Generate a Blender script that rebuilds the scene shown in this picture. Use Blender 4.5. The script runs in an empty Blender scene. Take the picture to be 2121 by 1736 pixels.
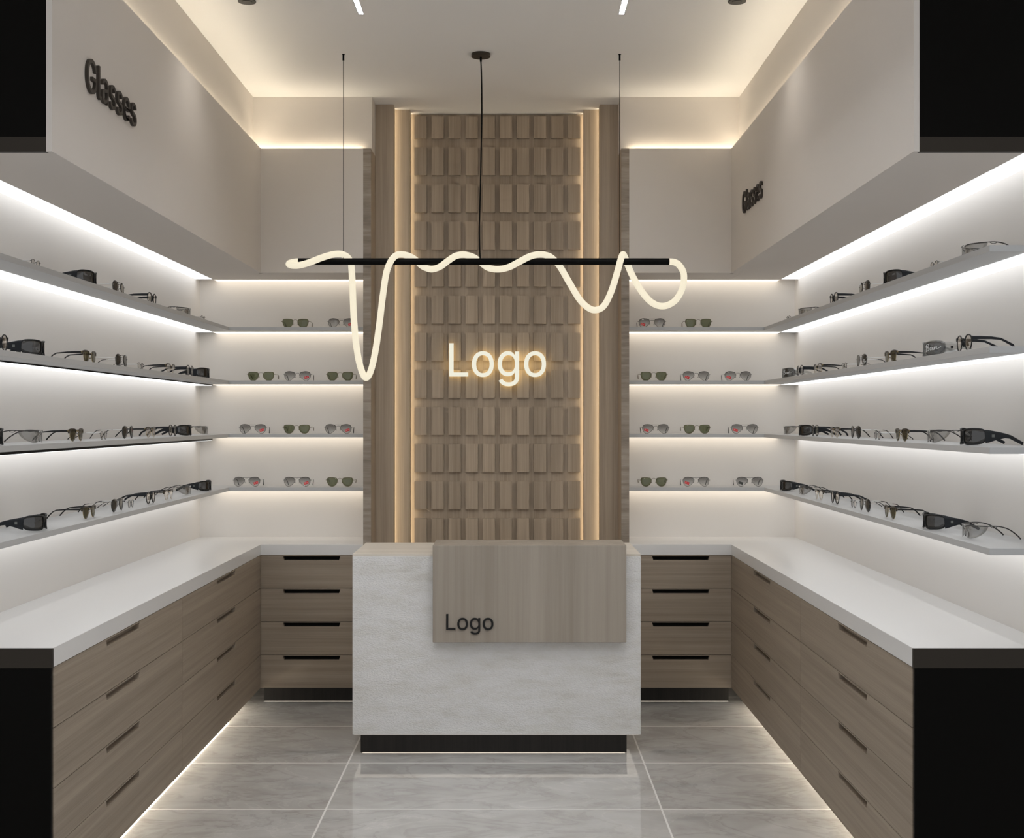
import bpy, bmesh, math, random
from mathutils import Vector, Matrix
random.seed(7)
sc = bpy.context.scene
COL = sc.collection

# ------------------------------------------------------------------ units
# the shop is measured from the back cabinet front: K metres per photo pixel there
FPX = 2560.0
K = 0.002354
D1 = K * FPX
H = 592.5 * K
def X(u): return u * K
def Y(t): return t * D1
def Z(v): return H - v * K
def PX(x, t): return (x - 1060.5) * t * K        # photo column at depth t -> metres
def PZ(y, t): return H - (y - 868.0) * t * K

# ------------------------------------------------------------------ camera, world, exposure
cam = bpy.data.cameras.new('camera')
cam.sensor_width = 36.0
cam.lens = 36.0 * FPX / 2121.0
cam.clip_start = 0.05
camo = bpy.data.objects.new('camera', cam)
camo.location = (0, 0, H)
camo.rotation_euler = (math.pi / 2, 0, 0)
COL.objects.link(camo)
sc.camera = camo
sc.view_settings.view_transform = 'Standard'
sc.view_settings.look = 'None'
sc.view_settings.exposure = 0.0
sc.view_settings.gamma = 1.0
sc.view_settings.use_curve_mapping = False
world = bpy.data.worlds.new('world')
sc.world = world
world.use_nodes = True
WB = world.node_tree.nodes['Background']
WB.inputs[0].default_value = (0.985, 0.99, 1.0, 1)
WB.inputs[1].default_value = 0.66
sc.cycles.max_bounces = 10
sc.cycles.diffuse_bounces = 5
sc.cycles.glossy_bounces = 4
sc.cycles.transmission_bounces = 4
sc.cycles.transparent_max_bounces = 16
sc.cycles.sample_clamp_indirect = 6.0

# lamp strengths (display units)
E_SIDE, E_BACK, E_COVE, E_FLOOR, E_UNDER = 1.65, 1.8, 13.0, 1.1, 32.0
E_COL, E_LINEAR, W_SPOT = 7.5, 105.0, 4.0
E_TUBE, E_SIGN, E_HALO = 0.95, 0.9, 2.6

# ------------------------------------------------------------------ materials
def mat(name, color, rough=0.5, metal=0.0, spec=0.5, emit=None, strength=0.0):
    m = bpy.data.materials.new(name); m.use_nodes = True
    b = m.node_tree.nodes['Principled BSDF']
    b.inputs['Base Color'].default_value = (*color, 1)
    b.inputs['Roughness'].default_value = rough
    b.inputs['Metallic'].default_value = metal
    b.inputs['Specular IOR Level'].default_value = spec
    if emit:
        b.inputs['Emission Color'].default_value = (*emit, 1)
        b.inputs['Emission Strength'].default_value = strength
    return m

def nd(t, typ, **kw):
    n = t.nodes.new(typ)
    for k, v in kw.items(): setattr(n, k, v)
    return n

def ramp(t, stops):
    r = nd(t, 'ShaderNodeValToRGB')
    e = r.color_ramp.elements
    while len(e) < len(stops): e.new(0.5)
    for q, (p, c) in zip(e, stops):
        q.position = p; q.color = (*c, 1)
    return r

def plaster(name, color, rough=0.7):
    m = mat(name, color, rough, spec=0.25)
    t = m.node_tree; b = t.nodes['Principled BSDF']
    tc = nd(t, 'ShaderNodeTexCoord')
    n = nd(t, 'ShaderNodeTexNoise'); n.inputs['Scale'].default_value = 260; n.inputs['Detail'].default_value = 3
    bp = nd(t, 'ShaderNodeBump'); bp.inputs['Strength'].default_value = 0.04; bp.inputs['Distance'].default_value = 0.002
    t.links.new(tc.outputs['Object'], n.inputs['Vector'])
    t.links.new(n.outputs['Fac'], bp.inputs['Height'])
    t.links.new(bp.outputs['Normal'], b.inputs['Normal'])
    return m

def wood(name, dark, light, scale, rough=0.5, band=0.5):
    m = mat(name, light, rough, spec=0.35)
    t = m.node_tree; b = t.nodes['Principled BSDF']
    tc = nd(t, 'ShaderNodeTexCoord'); oi = nd(t, 'ShaderNodeObjectInfo')
    mul = nd(t, 'ShaderNodeVectorMath', operation='SCALE'); mul.inputs['Scale'].default_value = 13.7
    cmb = nd(t, 'ShaderNodeCombineXYZ')
    for i in range(3): t.links.new(oi.outputs['Random'], cmb.inputs[i])
    t.links.new(cmb.outputs[0], mul.inputs[0])
    add = nd(t, 'ShaderNodeVectorMath', operation='ADD')
    t.links.new(tc.outputs['Object'], add.inputs[0]); t.links.new(mul.outputs[0], add.inputs[1])
    mp = nd(t, 'ShaderNodeMapping'); mp.inputs['Scale'].default_value = scale
    t.links.new(add.outputs[0], mp.inputs['Vector'])
    n1 = nd(t, 'ShaderNodeTexNoise'); n1.inputs['Scale'].default_value = 4.5; n1.inputs['Detail'].default_value = 7; n1.inputs['Roughness'].default_value = 0.65; n1.inputs['Distortion'].default_value = 0.15
    n2 = nd(t, 'ShaderNodeTexNoise'); n2.inputs['Scale'].default_value = 0.55; n2.inputs['Detail'].default_value = 2
    t.links.new(mp.outputs[0], n1.inputs['Vector']); t.links.new(mp.outputs[0], n2.inputs['Vector'])
    mx = nd(t, 'ShaderNodeMix'); mx.data_type = 'FLOAT'; mx.inputs[0].default_value = band
    t.links.new(n1.outputs['Fac'], mx.inputs[2]); t.links.new(n2.outputs['Fac'], mx.inputs[3])
    r = ramp(t, [(0.34, dark), (0.66, light)])
    t.links.new(mx.outputs[0], r.inputs['Fac'])
    ge = nd(t, 'ShaderNodeNewGeometry'); mr = nd(t, 'ShaderNodeMapRange'); mr.inputs[3].default_value = 0.94; mr.inputs[4].default_value = 1.06
    t.links.new(ge.outputs['Random Per Island'], mr.inputs[0])
    hv = nd(t, 'ShaderNodeVectorMath', operation='SCALE')
    t.links.new(r.outputs['Color'], hv.inputs[0]); t.links.new(mr.outputs[0], hv.inputs['Scale'])
    t.links.new(hv.outputs[0], b.inputs['Base Color'])
    bp = nd(t, 'ShaderNodeBump'); bp.inputs['Strength'].default_value = 0.12; bp.inputs['Distance'].default_value = 0.001
    t.links.new(n1.outputs['Fac'], bp.inputs['Height']); t.links.new(bp.outputs['Normal'], b.inputs['Normal'])
    return m

def stone(name):
    m = mat(name, (0.75, 0.74, 0.72), 0.75, spec=0.25)
    t = m.node_tree; b = t.nodes['Principled BSDF']
    tc = nd(t, 'ShaderNodeTexCoord')
    mp = nd(t, 'ShaderNodeMapping'); mp.inputs['Scale'].default_value = (2.2, 2.2, 8.0); mp.inputs['Rotation'].default_value = (0, 0.08, 0)
    t.links.new(tc.outputs['Object'], mp.inputs['Vector'])
    n = nd(t, 'ShaderNodeTexNoise'); n.inputs['Scale'].default_value = 2.0; n.inputs['Detail'].default_value = 8; n.inputs['Roughness'].default_value = 0.68; n.inputs['Distortion'].default_value = 0.2
    t.links.new(mp.outputs[0], n.inputs['Vector'])
    r = ramp(t, [(0.30, (0.69, 0.675, 0.64)), (0.43, (0.79, 0.785, 0.765)), (0.56, (0.84, 0.84, 0.84)), (0.75, (0.88, 0.88, 0.87))])
    t.links.new(n.outputs['Fac'], r.inputs['Fac']); t.links.new(r.outputs['Color'], b.inputs['Base Color'])
    mp2 = nd(t, 'ShaderNodeMapping'); mp2.inputs['Scale'].default_value = (1, 1, 2.4)
    t.links.new(tc.outputs['Object'], mp2.inputs['Vector'])
    n2 = nd(t, 'ShaderNodeTexNoise'); n2.inputs['Scale'].default_value = 105; n2.inputs['Detail'].default_value = 4; n2.inputs['Roughness'].default_value = 0.6
    t.links.new(mp2.outputs[0], n2.inputs['Vector'])
    bp = nd(t, 'ShaderNodeBump'); bp.inputs['Strength'].default_value = 0.8; bp.inputs['Distance'].default_value = 0.007
    t.links.new(n2.outputs['Fac'], bp.inputs['Height']); t.links.new(bp.outputs['Normal'], b.inputs['Normal'])
    return m

def floor_mat():
    m = mat('marble_floor_tiles', (0.45, 0.43, 0.41), 0.07, spec=1.0)
    t = m.node_tree; b = t.nodes['Principled BSDF']
    tc = nd(t, 'ShaderNodeTexCoord')
    mp = nd(t, 'ShaderNodeMapping'); mp.inputs['Location'].default_value = (0.665 + 12.0, -5.605 + 0.5955 * 20, 0)
    t.links.new(tc.outputs['Object'], mp.inputs['Vector'])
    br = nd(t, 'ShaderNodeTexBrick'); br.offset = 0.0; br.squash = 1.0
    br.inputs['Scale'].default_value = 1.0; br.inputs['Mortar Size'].default_value = 0.0035; br.inputs['Mortar Smooth'].default_value = 0.0
    br.inputs['Brick Width'].default_value = 1.2; br.inputs['Row Height'].default_value = 0.5955
    br.inputs['Color1'].default_value = (0, 0, 0, 1); br.inputs['Color2'].default_value = (1, 1, 1, 1)
    t.links.new(mp.outputs[0], br.inputs['Vector'])
    # every tile repeats a similar vein drawing, shifted a little from tile to tile
    mod = nd(t, 'ShaderNodeVectorMath', operation='MODULO'); mod.inputs[1].default_value = (1.2, 0.5955, 10)
    t.links.new(mp.outputs[0], mod.inputs[0])
    sft = nd(t, 'ShaderNodeVectorMath', operation='SCALE'); sft.inputs['Scale'].default_value = 0.35
    t.links.new(br.outputs['Color'], sft.inputs[0])
    add = nd(t, 'ShaderNodeVectorMath', operation='ADD')
    t.links.new(mod.outputs[0], add.inputs[0]); t.links.new(sft.outputs[0], add.inputs[1])
    mp2 = nd(t, 'ShaderNodeMapping'); mp2.inputs['Scale'].default_value = (1.6, 2.6, 1); mp2.inputs['Rotation'].default_value = (0, 0, 0.55)
    t.links.new(add.outputs[0], mp2.inputs['Vector'])
    n = nd(t, 'ShaderNodeTexNoise'); n.inputs['Scale'].default_value = 2.6; n.inputs['Detail'].default_value = 9; n.inputs['Roughness'].default_value = 0.55; n.inputs['Distortion'].default_value = 0.5
    t.links.new(mp2.outputs[0], n.inputs['Vector'])
    r0 = ramp(t, [(0.32, (0.45, 0.435, 0.418)), (0.46, (0.52, 0.51, 0.495)), (0.56, (0.555, 0.547, 0.535)), (0.72, (0.61, 0.602, 0.59))])
    t.links.new(n.outputs['Fac'], r0.inputs['Fac'])
    # thin pale and dark veins where a second noise crosses its middle value
    n3 = nd(t, 'ShaderNodeTexNoise'); n3.inputs['Scale'].default_value = 1.5; n3.inputs['Detail'].default_value = 6; n3.inputs['Roughness'].default_value = 0.6; n3.inputs['Distortion'].default_value = 0.8
    t.links.new(mp2.outputs[0], n3.inputs['Vector'])
    rv = ramp(t, [(0.0, (0.96, 0.96, 0.96)), (0.44, (1, 1, 1)), (0.487, (0.86, 0.85, 0.84)), (0.497, (1.0, 1.0, 1.0)), (0.56, (1.02, 1.02, 1.02)), (0.572, (1.14, 1.14, 1.13)), (0.585, (1, 1, 1))])
    t.links.new(n3.outputs['Fac'], rv.inputs['Fac'])
    r = nd(t, 'ShaderNodeMix'); r.data_type = 'RGBA'; r.blend_type = 'MULTIPLY'; r.inputs[0].default_value = 1.0
    t.links.new(r0.outputs['Color'], r.inputs[6]); t.links.new(rv.outputs['Color'], r.inputs[7])
    mx = nd(t, 'ShaderNodeMix'); mx.data_type = 'RGBA'
    t.links.new(br.outputs['Fac'], mx.inputs[0])
    t.links.new(r.outputs[2], mx.inputs[6]); mx.inputs[7].default_value = (0.76, 0.75, 0.73, 1)
    t.links.new(mx.outputs[2], b.inputs['Base Color'])
    rr = nd(t, 'ShaderNodeMapRange'); rr.inputs[3].default_value = 0.03; rr.inputs[4].default_value = 0.55
    t.links.new(br.outputs['Fac'], rr.inputs[0]); t.links.new(rr.outputs[0], b.inputs['Roughness'])
    return m

def glow(name, color, strength, base=None):
    return mat(name, base or (0.8, 0.8, 0.8), 0.6, spec=0.0, emit=color, strength=strength)

def lens_mat(name, tint, gloss=0.06, grad=None):
    m = bpy.data.materials.new(name); m.use_nodes = True
    t = m.node_tree; t.nodes.clear()
    out = nd(t, 'ShaderNodeOutputMaterial'); mx = nd(t, 'ShaderNodeMixShader')
    tr = nd(t, 'ShaderNodeBsdfTransparent'); gl = nd(t, 'ShaderNodeBsdfGlossy'); gl.inputs['Roughness'].default_value = 0.04
    lw = nd(t, 'ShaderNodeFresnel'); lw.inputs['IOR'].default_value = 1.45
    mul = nd(t, 'ShaderNodeMath', operation='MAXIMUM'); mul.inputs[1].default_value = gloss
    cl = nd(t, 'ShaderNodeMath', operation='MINIMUM'); cl.inputs[1].default_value = 0.35
    t.links.new(lw.outputs[0], mul.inputs[0]); t.links.new(mul.outputs[0], cl.inputs[0]); t.links.new(cl.outputs[0], mx.inputs[0])
    tr.inputs[0].default_value = (*tint, 1)
    if grad:
        tc = nd(t, 'ShaderNodeTexCoord'); sp = nd(t, 'ShaderNodeSeparateXYZ')
        t.links.new(tc.outputs['Object'], sp.inputs[0])
        mr = nd(t, 'ShaderNodeMapRange'); mr.inputs[1].default_value = 0.004; mr.inputs[2].default_value = 0.048
        t.links.new(sp.outputs['Z'], mr.inputs[0])
        r = ramp(t, [(0.0, grad), (1.0, tint)])
        t.links.new(mr.outputs[0], r.inputs['Fac']); t.links.new(r.outputs['Color'], tr.inputs[0])
    t.links.new(tr.outputs[0], mx.inputs[1]); t.links.new(gl.outputs[0], mx.inputs[2]); t.links.new(mx.outputs[0], out.inputs[0])
    return m

WARM = (1.0, 0.80, 0.52); SOFT = (1.0, 0.89, 0.74); COOL = (0.97, 0.985, 1.0)
M = {
 'wall': plaster('white_wall_paint', (0.82, 0.795, 0.765)),
 'ceil': plaster('white_ceiling_paint', (0.88, 0.865, 0.845)),
 'upper': plaster('greige_bulkhead_paint', (0.69, 0.645, 0.602)),
 'shelf': mat('white_shelf_lacquer', (0.52, 0.525, 0.53), 0.45, spec=0.4),
 'top': mat('white_worktop', (0.73, 0.725, 0.72), 0.28, spec=0.4),
 'wood_h': wood('greige_oak_horizontal', (0.235, 0.190, 0.146), (0.365, 0.303, 0.238), (0.7, 0.7, 85)),
 'wood_v': wood('greige_oak_vertical', (0.31, 0.246, 0.18), (0.50, 0.41, 0.315), (34, 34, 0.5)),
 'wood_desk': wood('greige_oak_desk', (0.265, 0.228, 0.19), (0.385, 0.345, 0.295), (11, 11, 0.22), band=0.6),
 'wood_pale': wood('pale_oak_top', (0.60, 0.55, 0.48), (0.76, 0.71, 0.64), (1.2, 24, 24)),
 'wood_edge': wood('striped_oak_edge', (0.17, 0.135, 0.105), (0.44, 0.38, 0.315), (1.0, 1.0, 11), band=0.35),
 'stone': stone('rough_white_stone'),
 'floor': floor_mat(),
 'black': mat('black_carcass_end_shade', (0.004, 0.0037, 0.0032), 0.35, spec=0.05),  # carcass black; on the near ends it stands in for unlit interiors
 'plinth': wood('black_oak_plinth', (0.008, 0.007, 0.006), (0.02, 0.017, 0.015), (60, 60, 1)),
 'recess': mat('black_recess', (0.006, 0.006, 0.005), 0.6, spec=0.1),
 'end_shade': mat('end_shade_brown', (0.035, 0.029, 0.023), 0.5, spec=0.15),  # shade on the slab and soffit board ends, put into the colour
 'sign': mat('dark_bronze_letter', (0.055, 0.046, 0.039), 0.55, spec=0.25),
 'sign_black': mat('black_letter', (0.012, 0.012, 0.012), 0.5, spec=0.25),
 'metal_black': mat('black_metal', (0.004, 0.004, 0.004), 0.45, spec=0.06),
 'bronze': mat('dark_brown_metal', (0.045, 0.034, 0.024), 0.45, spec=0.3),
 'downlight': mat('dark_grey_metal', (0.05, 0.048, 0.045), 0.5, spec=0.3),
 'alu': mat('grey_aluminium', (0.22, 0.22, 0.22), 0.4, spec=0.4),
 'side_led': glow('cool_white_led', COOL, E_SIDE),
 'back_led': glow('warm_white_led', SOFT, E_BACK),
 'cove_led': glow('cream_cove_led', (1.0, 0.90, 0.70), E_COVE),
 'floor_led': glow('cream_floor_led', (1.0, 0.88, 0.74), E_FLOOR),
 'desk_led': glow('cream_desk_led', (1.0, 0.88, 0.74), 0.42),
 'under_led': glow('cream_under_cabinet_led', (1.0, 0.88, 0.71), E_UNDER),
 'col_led': glow('amber_led', (1.0, 0.86, 0.63), E_COL),
 'linear': glow('neutral_white_led', (0.98, 0.99, 1.0), E_LINEAR),
 'tube': glow('cream_silicone_tube', (0.86, 0.785, 0.61), E_TUBE, (0.2, 0.18, 0.14)),
 'sign_glow': glow('cream_sign_face', (0.86, 0.84, 0.71), E_SIGN, (0.2, 0.2, 0.16)),
 'halo': glow('amber_halo', (1.0, 0.72, 0.28), E_HALO),
 # eyewear
 'e_black': mat('matt_black_acetate', (0.008, 0.009, 0.010), 0.42, spec=0.4),
 'e_navy': mat('navy_black_rubber', (0.012, 0.015, 0.019), 0.5, spec=0.35),
 'e_tort': mat('dark_tortoise_acetate', (0.03, 0.021, 0.012), 0.3, spec=0.5),
 'e_gold': mat('gold_wire', (0.50, 0.38, 0.19), 0.35, metal=1.0),
 'e_bronze': mat('old_gold_wire', (0.16, 0.125, 0.085), 0.4, metal=0.6),
 'e_silver': mat('silver_wire', (0.55, 0.55, 0.55), 0.3, metal=1.0),
 'e_gun': mat('gunmetal_wire', (0.07, 0.068, 0.066), 0.35, metal=0.7),
 'e_white': mat('white_print', (0.85, 0.85, 0.85), 0.5),
 'e_red': mat('red_sticker', (0.78, 0.012, 0.02), 0.5),
 'e_grey': mat('grey_sticker', (0.045, 0.05, 0.045), 0.5),
 'e_greytxt': mat('pale_grey_print', (0.16, 0.17, 0.16), 0.5),
 'l_green': lens_mat('green_lens', (0.455, 0.48, 0.365)),
 'l_grad': lens_mat('grey_gradient_lens', (0.46, 0.455, 0.45), 0.05, (0.92, 0.925, 0.925)),
 'l_brown': lens_mat('green_brown_lens', (0.36, 0.345, 0.265), 0.07),
 'l_dark': lens_mat('dark_grey_lens', (0.26, 0.26, 0.255), 0.06),
 'l_black': lens_mat('black_mirror_lens', (0.12, 0.115, 0.105), 0.13),
 'l_clear': lens_mat('clear_lens', (0.965, 0.955, 0.945), 0.05),
 'l_smoke': lens_mat('pale_smoke_lens', (0.74, 0.74, 0.735), 0.07),
 'l_grey': lens_mat('grey_lens', (0.40, 0.40, 0.395), 0.10),
 'e_clear': lens_mat('clear_acetate', (0.84, 0.85, 0.85), 0.18),
}

# ------------------------------------------------------------------ geometry helpers
def box(bm, x0, x1, y0, y1, z0, z1):
    x0, x1 = min(x0, x1), max(x0, x1); y0, y1 = min(y0, y1), max(y0, y1); z0, z1 = min(z0, z1), max(z0, z1)
    v = [bm.verts.new(p) for p in ((x0,y0,z0),(x1,y0,z0),(x1,y1,z0),(x0,y1,z0),(x0,y0,z1),(x1,y0,z1),(x1,y1,z1),(x0,y1,z1))]
    for f in ((0,3,2,1),(4,5,6,7),(0,1,5,4),(1,2,6,5),(2,3,7,6),(3,0,4,7)):
        bm.faces.new([v[i] for i in f])
    return bm

def boxes(*bs):
    bm = bmesh.new()
    for b in bs: box(bm, *b)
    return bm

def prism(bm, pts, axis, a0, a1):
    """polygon pts (p,q) extruded along axis 'x','y' or 'z' from a0 to a1"""
    def mk(p, q, a):
        return {'x': (a, p, q), 'y': (p, a, q), 'z': (p, q, a)}[axis]
    A = [bm.verts.new(mk(p, q, a0)) for p, q in pts]; B = [bm.verts.new(mk(p, q, a1)) for p, q in pts]
    n = len(pts)
    bm.faces.new(A); bm.faces.new(B)
    for i in range(n): bm.faces.new((A[i], A[(i+1) % n], B[(i+1) % n], B[i]))
    return bm

def tube(bm, pts, r, seg=10, closed=False, flat=None):
    pts = [Vector(p) for p in pts]; n = len(pts)
    rr = r if isinstance(r, (list, tuple)) else [r] * n
    rings = []; up = None
    for i, p in enumerate(pts):
        if closed: t = pts[(i+1) % n] - pts[i-1]
        else: t = pts[min(i+1, n-1)] - pts[max(i-1, 0)]
        t.normalize()
        if up is None:
            up = Vector((0, 0, 1)) if abs(t.z) < 0.9 else Vector((1, 0, 0))
        up = (up - t * up.dot(t)).normalized(); s = t.cross(up)
        fl = flat or 1.0
        rings.append([bm.verts.new(p + (up * math.cos(a) + s * math.sin(a) * fl) * rr[i]) for a in (2*math.pi*k/seg for k in range(seg))])
    m = n if closed else n - 1
    for i in range(m):
        A, B = rings[i], rings[(i+1) % n]
        if closed and i == m - 1:
            off = min(range(seg), key=lambda o: (B[o].co - A[0].co).length)
            B = B[off:] + B[:off]
        for k in range(seg): bm.faces.new((A[k], A[(k+1) % seg], B[(k+1) % seg], B[k]))
    if not closed:
        bm.faces.new(list(reversed(rings[0]))); bm.faces.new(rings[-1])
    return bm

def ribbon(bm, secs):
    """secs: (x, y, z, half_height, half_thickness) swept in the y-z plane"""
    n = len(secs); rings = []
    for i, (x, y, z, hh, ht) in enumerate(secs):
        a = secs[max(i-1, 0)]; b = secs[min(i+1, n-1)]
        t = Vector((0, b[1]-a[1], b[2]-a[2])).normalized(); nrm = Vector((0, -t.z, t.y))
        c = Vector((x, y, z)); e = Vector((ht, 0, 0))
        q = 0.72
        ring = [c+nrm*hh*q+e, c+nrm*hh+e*0.3, c+nrm*hh-e*0.3, c+nrm*hh*q-e, c-nrm*hh*q-e, c-nrm*hh-e*0.3, c-nrm*hh+e*0.3, c-nrm*hh*q+e]
        rings.append([bm.verts.new(p) for p in ring])
    for A, B in zip(rings, rings[1:]):
        for k in range(8): bm.faces.new((A[k], A[(k+1) % 8], B[(k+1) % 8], B[k]))
    bm.faces.new(rings[0]); bm.faces.new(list(reversed(rings[-1])))
    return bm

def cyl(bm, cx, cy, z0, z1, r, seg=32, r1=None):
    a = [(math.cos(2*math.pi*k/seg), math.sin(2*math.pi*k/seg)) for k in range(seg)]
    r1 = r if r1 is None else r1
    A = [bm.verts.new((cx+r*c, cy+r*s, z0)) for c, s in a]; B = [bm.verts.new((cx+r1*c, cy+r1*s, z1)) for c, s in a]
    bm.faces.new(list(reversed(A))); bm.faces.new(B)
    for k in range(seg): bm.faces.new((A[k], A[(k+1) % seg], B[(k+1) % seg], B[k]))
    return bm

def spline(pts, sub=8, closed=False):
    P = [Vector(p) for p in pts]; n = len(P); out = []
    m = n if closed else n - 1
    for i in range(m):
        p0 = P[(i-1) % n] if closed or i > 0 else P[0]*2 - P[1]
        p1 = P[i]; p2 = P[(i+1) % n]
        p3 = P[(i+2) % n] if closed or i < n-2 else P[-1]*2 - P[-2]
        for s in range(sub):
            t = s / sub
            out.append(0.5*((2*p1)+(p2-p0)*t+(2*p0-5*p1+4*p2-p3)*t*t+(3*p1-p0-3*p2+p3)*t*t*t))
    if not closed: out.append(P[-1])
    return out

def wloc(o):
    v = Vector((0, 0, 0))
    while o: v += o.location; o = o.parent
    return v

def link(name, bm, m, parent=None, smooth=False, bevel=0.0):
    if parent: bmesh.ops.translate(bm, verts=bm.verts, vec=-wloc(parent))
    bmesh.ops.recalc_face_normals(bm, faces=bm.faces)
    me = bpy.data.meshes.new(name); bm.to_mesh(me); bm.free()
    for q in (m if isinstance(m, (list, tuple)) else [m]): me.materials.append(q)
    if smooth: me.polygons.foreach_set('use_smooth', [True]*len(me.polygons))
    o = bpy.data.objects.new(name, me); COL.objects.link(o)
    if parent: o.parent = parent
    if bevel:
        b = o.modifiers.new('bevel', 'BEVEL'); b.width = bevel; b.segments = 2; b.limit_method = 'ANGLE'
    return o

def tag(o, label, cat, group=None):
    o['label'] = label; o['category'] = cat
    if group: o['group'] = group
    return o

def thing(name, label, cat, loc=(0, 0, 0), group=None):
    o = bpy.data.objects.new(name, None); o.empty_display_size = 0.05
    COL.objects.link(o); o.location = loc
    return tag(o, label, cat, group)

def struct(name, bm, m, **kw):
    o = link(name, bm, m, **kw); o['kind'] = 'structure'
    return o

def dup(o, parent=None):
    c = o.copy(); COL.objects.link(c)
    if parent: c.parent = parent
    for ch in list(o.children): dup(ch, c)
    return c

# ------------------------------------------------------------------ plan
XL, XR = -520.5, 454.5            # fronts of the side cabinets and bulkheads
WL, WR, WB_ = -688.0, 623.0, 1.064   # shelf walls
NEAR = 0.5462                     # near end of cabinets, shelves and bulkheads
PO_L, PI_L, PI_R, PO_R = -308.3, -292.0, 226.5, 242.8   # wooden side panels of the centre feature
CZ = -672.2                       # ceiling
FT, FB = -560.5, -303.0           # bulkhead top, bottom
CT, CB, BB = 260.0, 282.0, 557.0  # worktop top, underside, cabinet bottom
COVE = 19.8; FP = 6.5             # cove setback, bulkhead board
tY = COVE / FPX

# floor, ceiling, walls
struct('floor', boxes((-3.2, 3.2, -1.2, Y(1.09), -0.06, 0.0)), M['floor'])
SL = [(-255.6, -245.6), (176.4, 187.2)]          # recessed light slots
SY0, SY1 = 1.25, Y(0.8026)
cz0, cz1 = Z(CZ), Z(CZ) + 0.06
struct('ceiling', boxes(
    (-3.2, X(SL[0][0]), -1.2, Y(1.09), cz0, cz1), (X(SL[0][1]), X(SL[1][0]), -1.2, Y(1.09), cz0, cz1), (X(SL[1][1]), 3.2, -1.2, Y(1.09), cz0, cz1),
    (X(SL[0][0]), X(SL[0][1]), SY1, Y(1.09), cz0, cz1), (X(SL[1][0]), X(SL[1][1]), SY1, Y(1.09), cz0, cz1),
    (X(SL[0][0]), X(SL[0][1]), -1.2, SY0, cz0, cz1), (X(SL[1][0]), X(SL[1][1]), -1.2, SY0, cz0, cz1)), M['ceil'])
struct('wall_left', boxes((X(WL)-0.1, X(WL), Y(NEAR), Y(1.09), 0, cz0)), M['wall'])
struct('wall_right', boxes((X(WR), X(WR)+0.1, Y(NEAR), Y(1.09), 0, cz0)), M['wall'])
struct('wall_back', boxes((X(WL), X(PO_L), Y(WB_), Y(1.09), 0, cz0), (X(PO_L), X(PO_R), Y(1.0700), Y(1.09), 0, cz0), (X(PO_R), X(WR), Y(WB_), Y(1.09), 0, cz0)), M['wall'])

# bulkheads above the shelves, with a lit trough behind their top edge
def upper_side(name, xf, xw, s):
    bm = boxes((X(xf), X(xf+s*FP), Y(NEAR), Y(1.0), Z(FB), Z(FT)),
               (X(xf+s*FP), X(xf+s*COVE), Y(NEAR)+0.02, Y(1.0+tY), Z(FB), Z(FT)-0.019),
               (X(xf+s*COVE), X(xw), Y(NEAR)+0.02, Y(WB_), Z(FB-4), cz0))
    n0 = len(bm.faces)
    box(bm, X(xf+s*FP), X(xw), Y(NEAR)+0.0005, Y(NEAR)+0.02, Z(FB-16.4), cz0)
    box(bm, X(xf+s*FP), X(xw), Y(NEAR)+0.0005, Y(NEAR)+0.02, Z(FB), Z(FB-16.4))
    # visible soffit board
    box(bm, X(xf+s*COVE), X(xf+s*128.6), Y(NEAR)+0.02, Y(1.0497), Z(FB), Z(FB-4))
    bm.faces.ensure_lookup_table()
    for f in bm.faces[n0:n0+6]: f.material_index = 1  # black colour stands in for the unlit hollow of the bulkhead
    for f in bm.faces[n0+6:n0+12]: f.material_index = 2  # bottom board's end, darkened in colour because it gets no light
    return struct(name, bm, [M['upper'], M['black'], M['end_shade']])
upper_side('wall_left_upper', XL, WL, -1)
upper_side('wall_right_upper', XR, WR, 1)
def upper_back(name, xa, xp, xin, s):
    # xa: corner with the side bulkhead front, xp: outer face of the wooden panel, xin: its inner face
    tf = FP / FPX
    bm = boxes((X(xa+s*FP), X(xp), Y(1.0), Y(1.0+tf), Z(FB), Z(FT)),
               (X(xa), X(xp), Y(1.0+tf), Y(1.0+tY), Z(FB), Z(FT)-0.019),
               (X(xa+s*COVE), X(xp), Y(1.0+tY), Y(WB_), Z(FB-4), Z(FT)),
               (X(xa+s*COVE), X(xin), Y(1.0+tY), Y(WB_), Z(FT)+0.0005, cz0),
               (X(xa+s*(COVE-0.3)), X(xp), Y(1.0+tY), Y(1.0497), Z(FB), Z(FB-4)))
    return struct(name, bm, M['upper'])
upper_back('wall_back_upper_left', XL, PO_L, PI_L, -1)
upper_back('wall_back_upper_right', XR, PO_R, PI_R, 1)

# LED lines in the troughs
def led(name, b, m, label, parent=None):
    o = link(name, boxes(b), m, parent)
    if parent is None: tag(o, label, 'light')
    return o
zc = Z(FT) - 0.018
def cove(label, bs, name='cove_light_strip'):
    tag(link(name, boxes(*bs), M['cove_led']), label, 'light', 'hidden light strips in the ceiling coves')
w0, w1 = 11.0, 18.5
cove('hidden cream light strip washing the cove above the left wall sign', [(X(XL-w0), X(XL-w1), Y(NEAR)+0.03, Y(1.0), zc, zc+0.008)])
cove('hidden cream light strip washing the cove above the right wall sign', [(X(XR+w0), X(XR+w1), Y(NEAR)+0.03, Y(1.0), zc, zc+0.008)])
cove('hidden cream light strip in the back cove left of the wooden feature wall', [(X(XL-6), X(PO_L-3), Y(1.0+w0/FPX), Y(1.0+w1/FPX), zc, zc+0.008)])
cove('hidden cream light strip in the back cove right of the wooden feature wall', [(X(XR+6), X(PO_R+3), Y(1.0+w0/FPX), Y(1.0+w1/FPX), zc, zc+0.008)])

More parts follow.
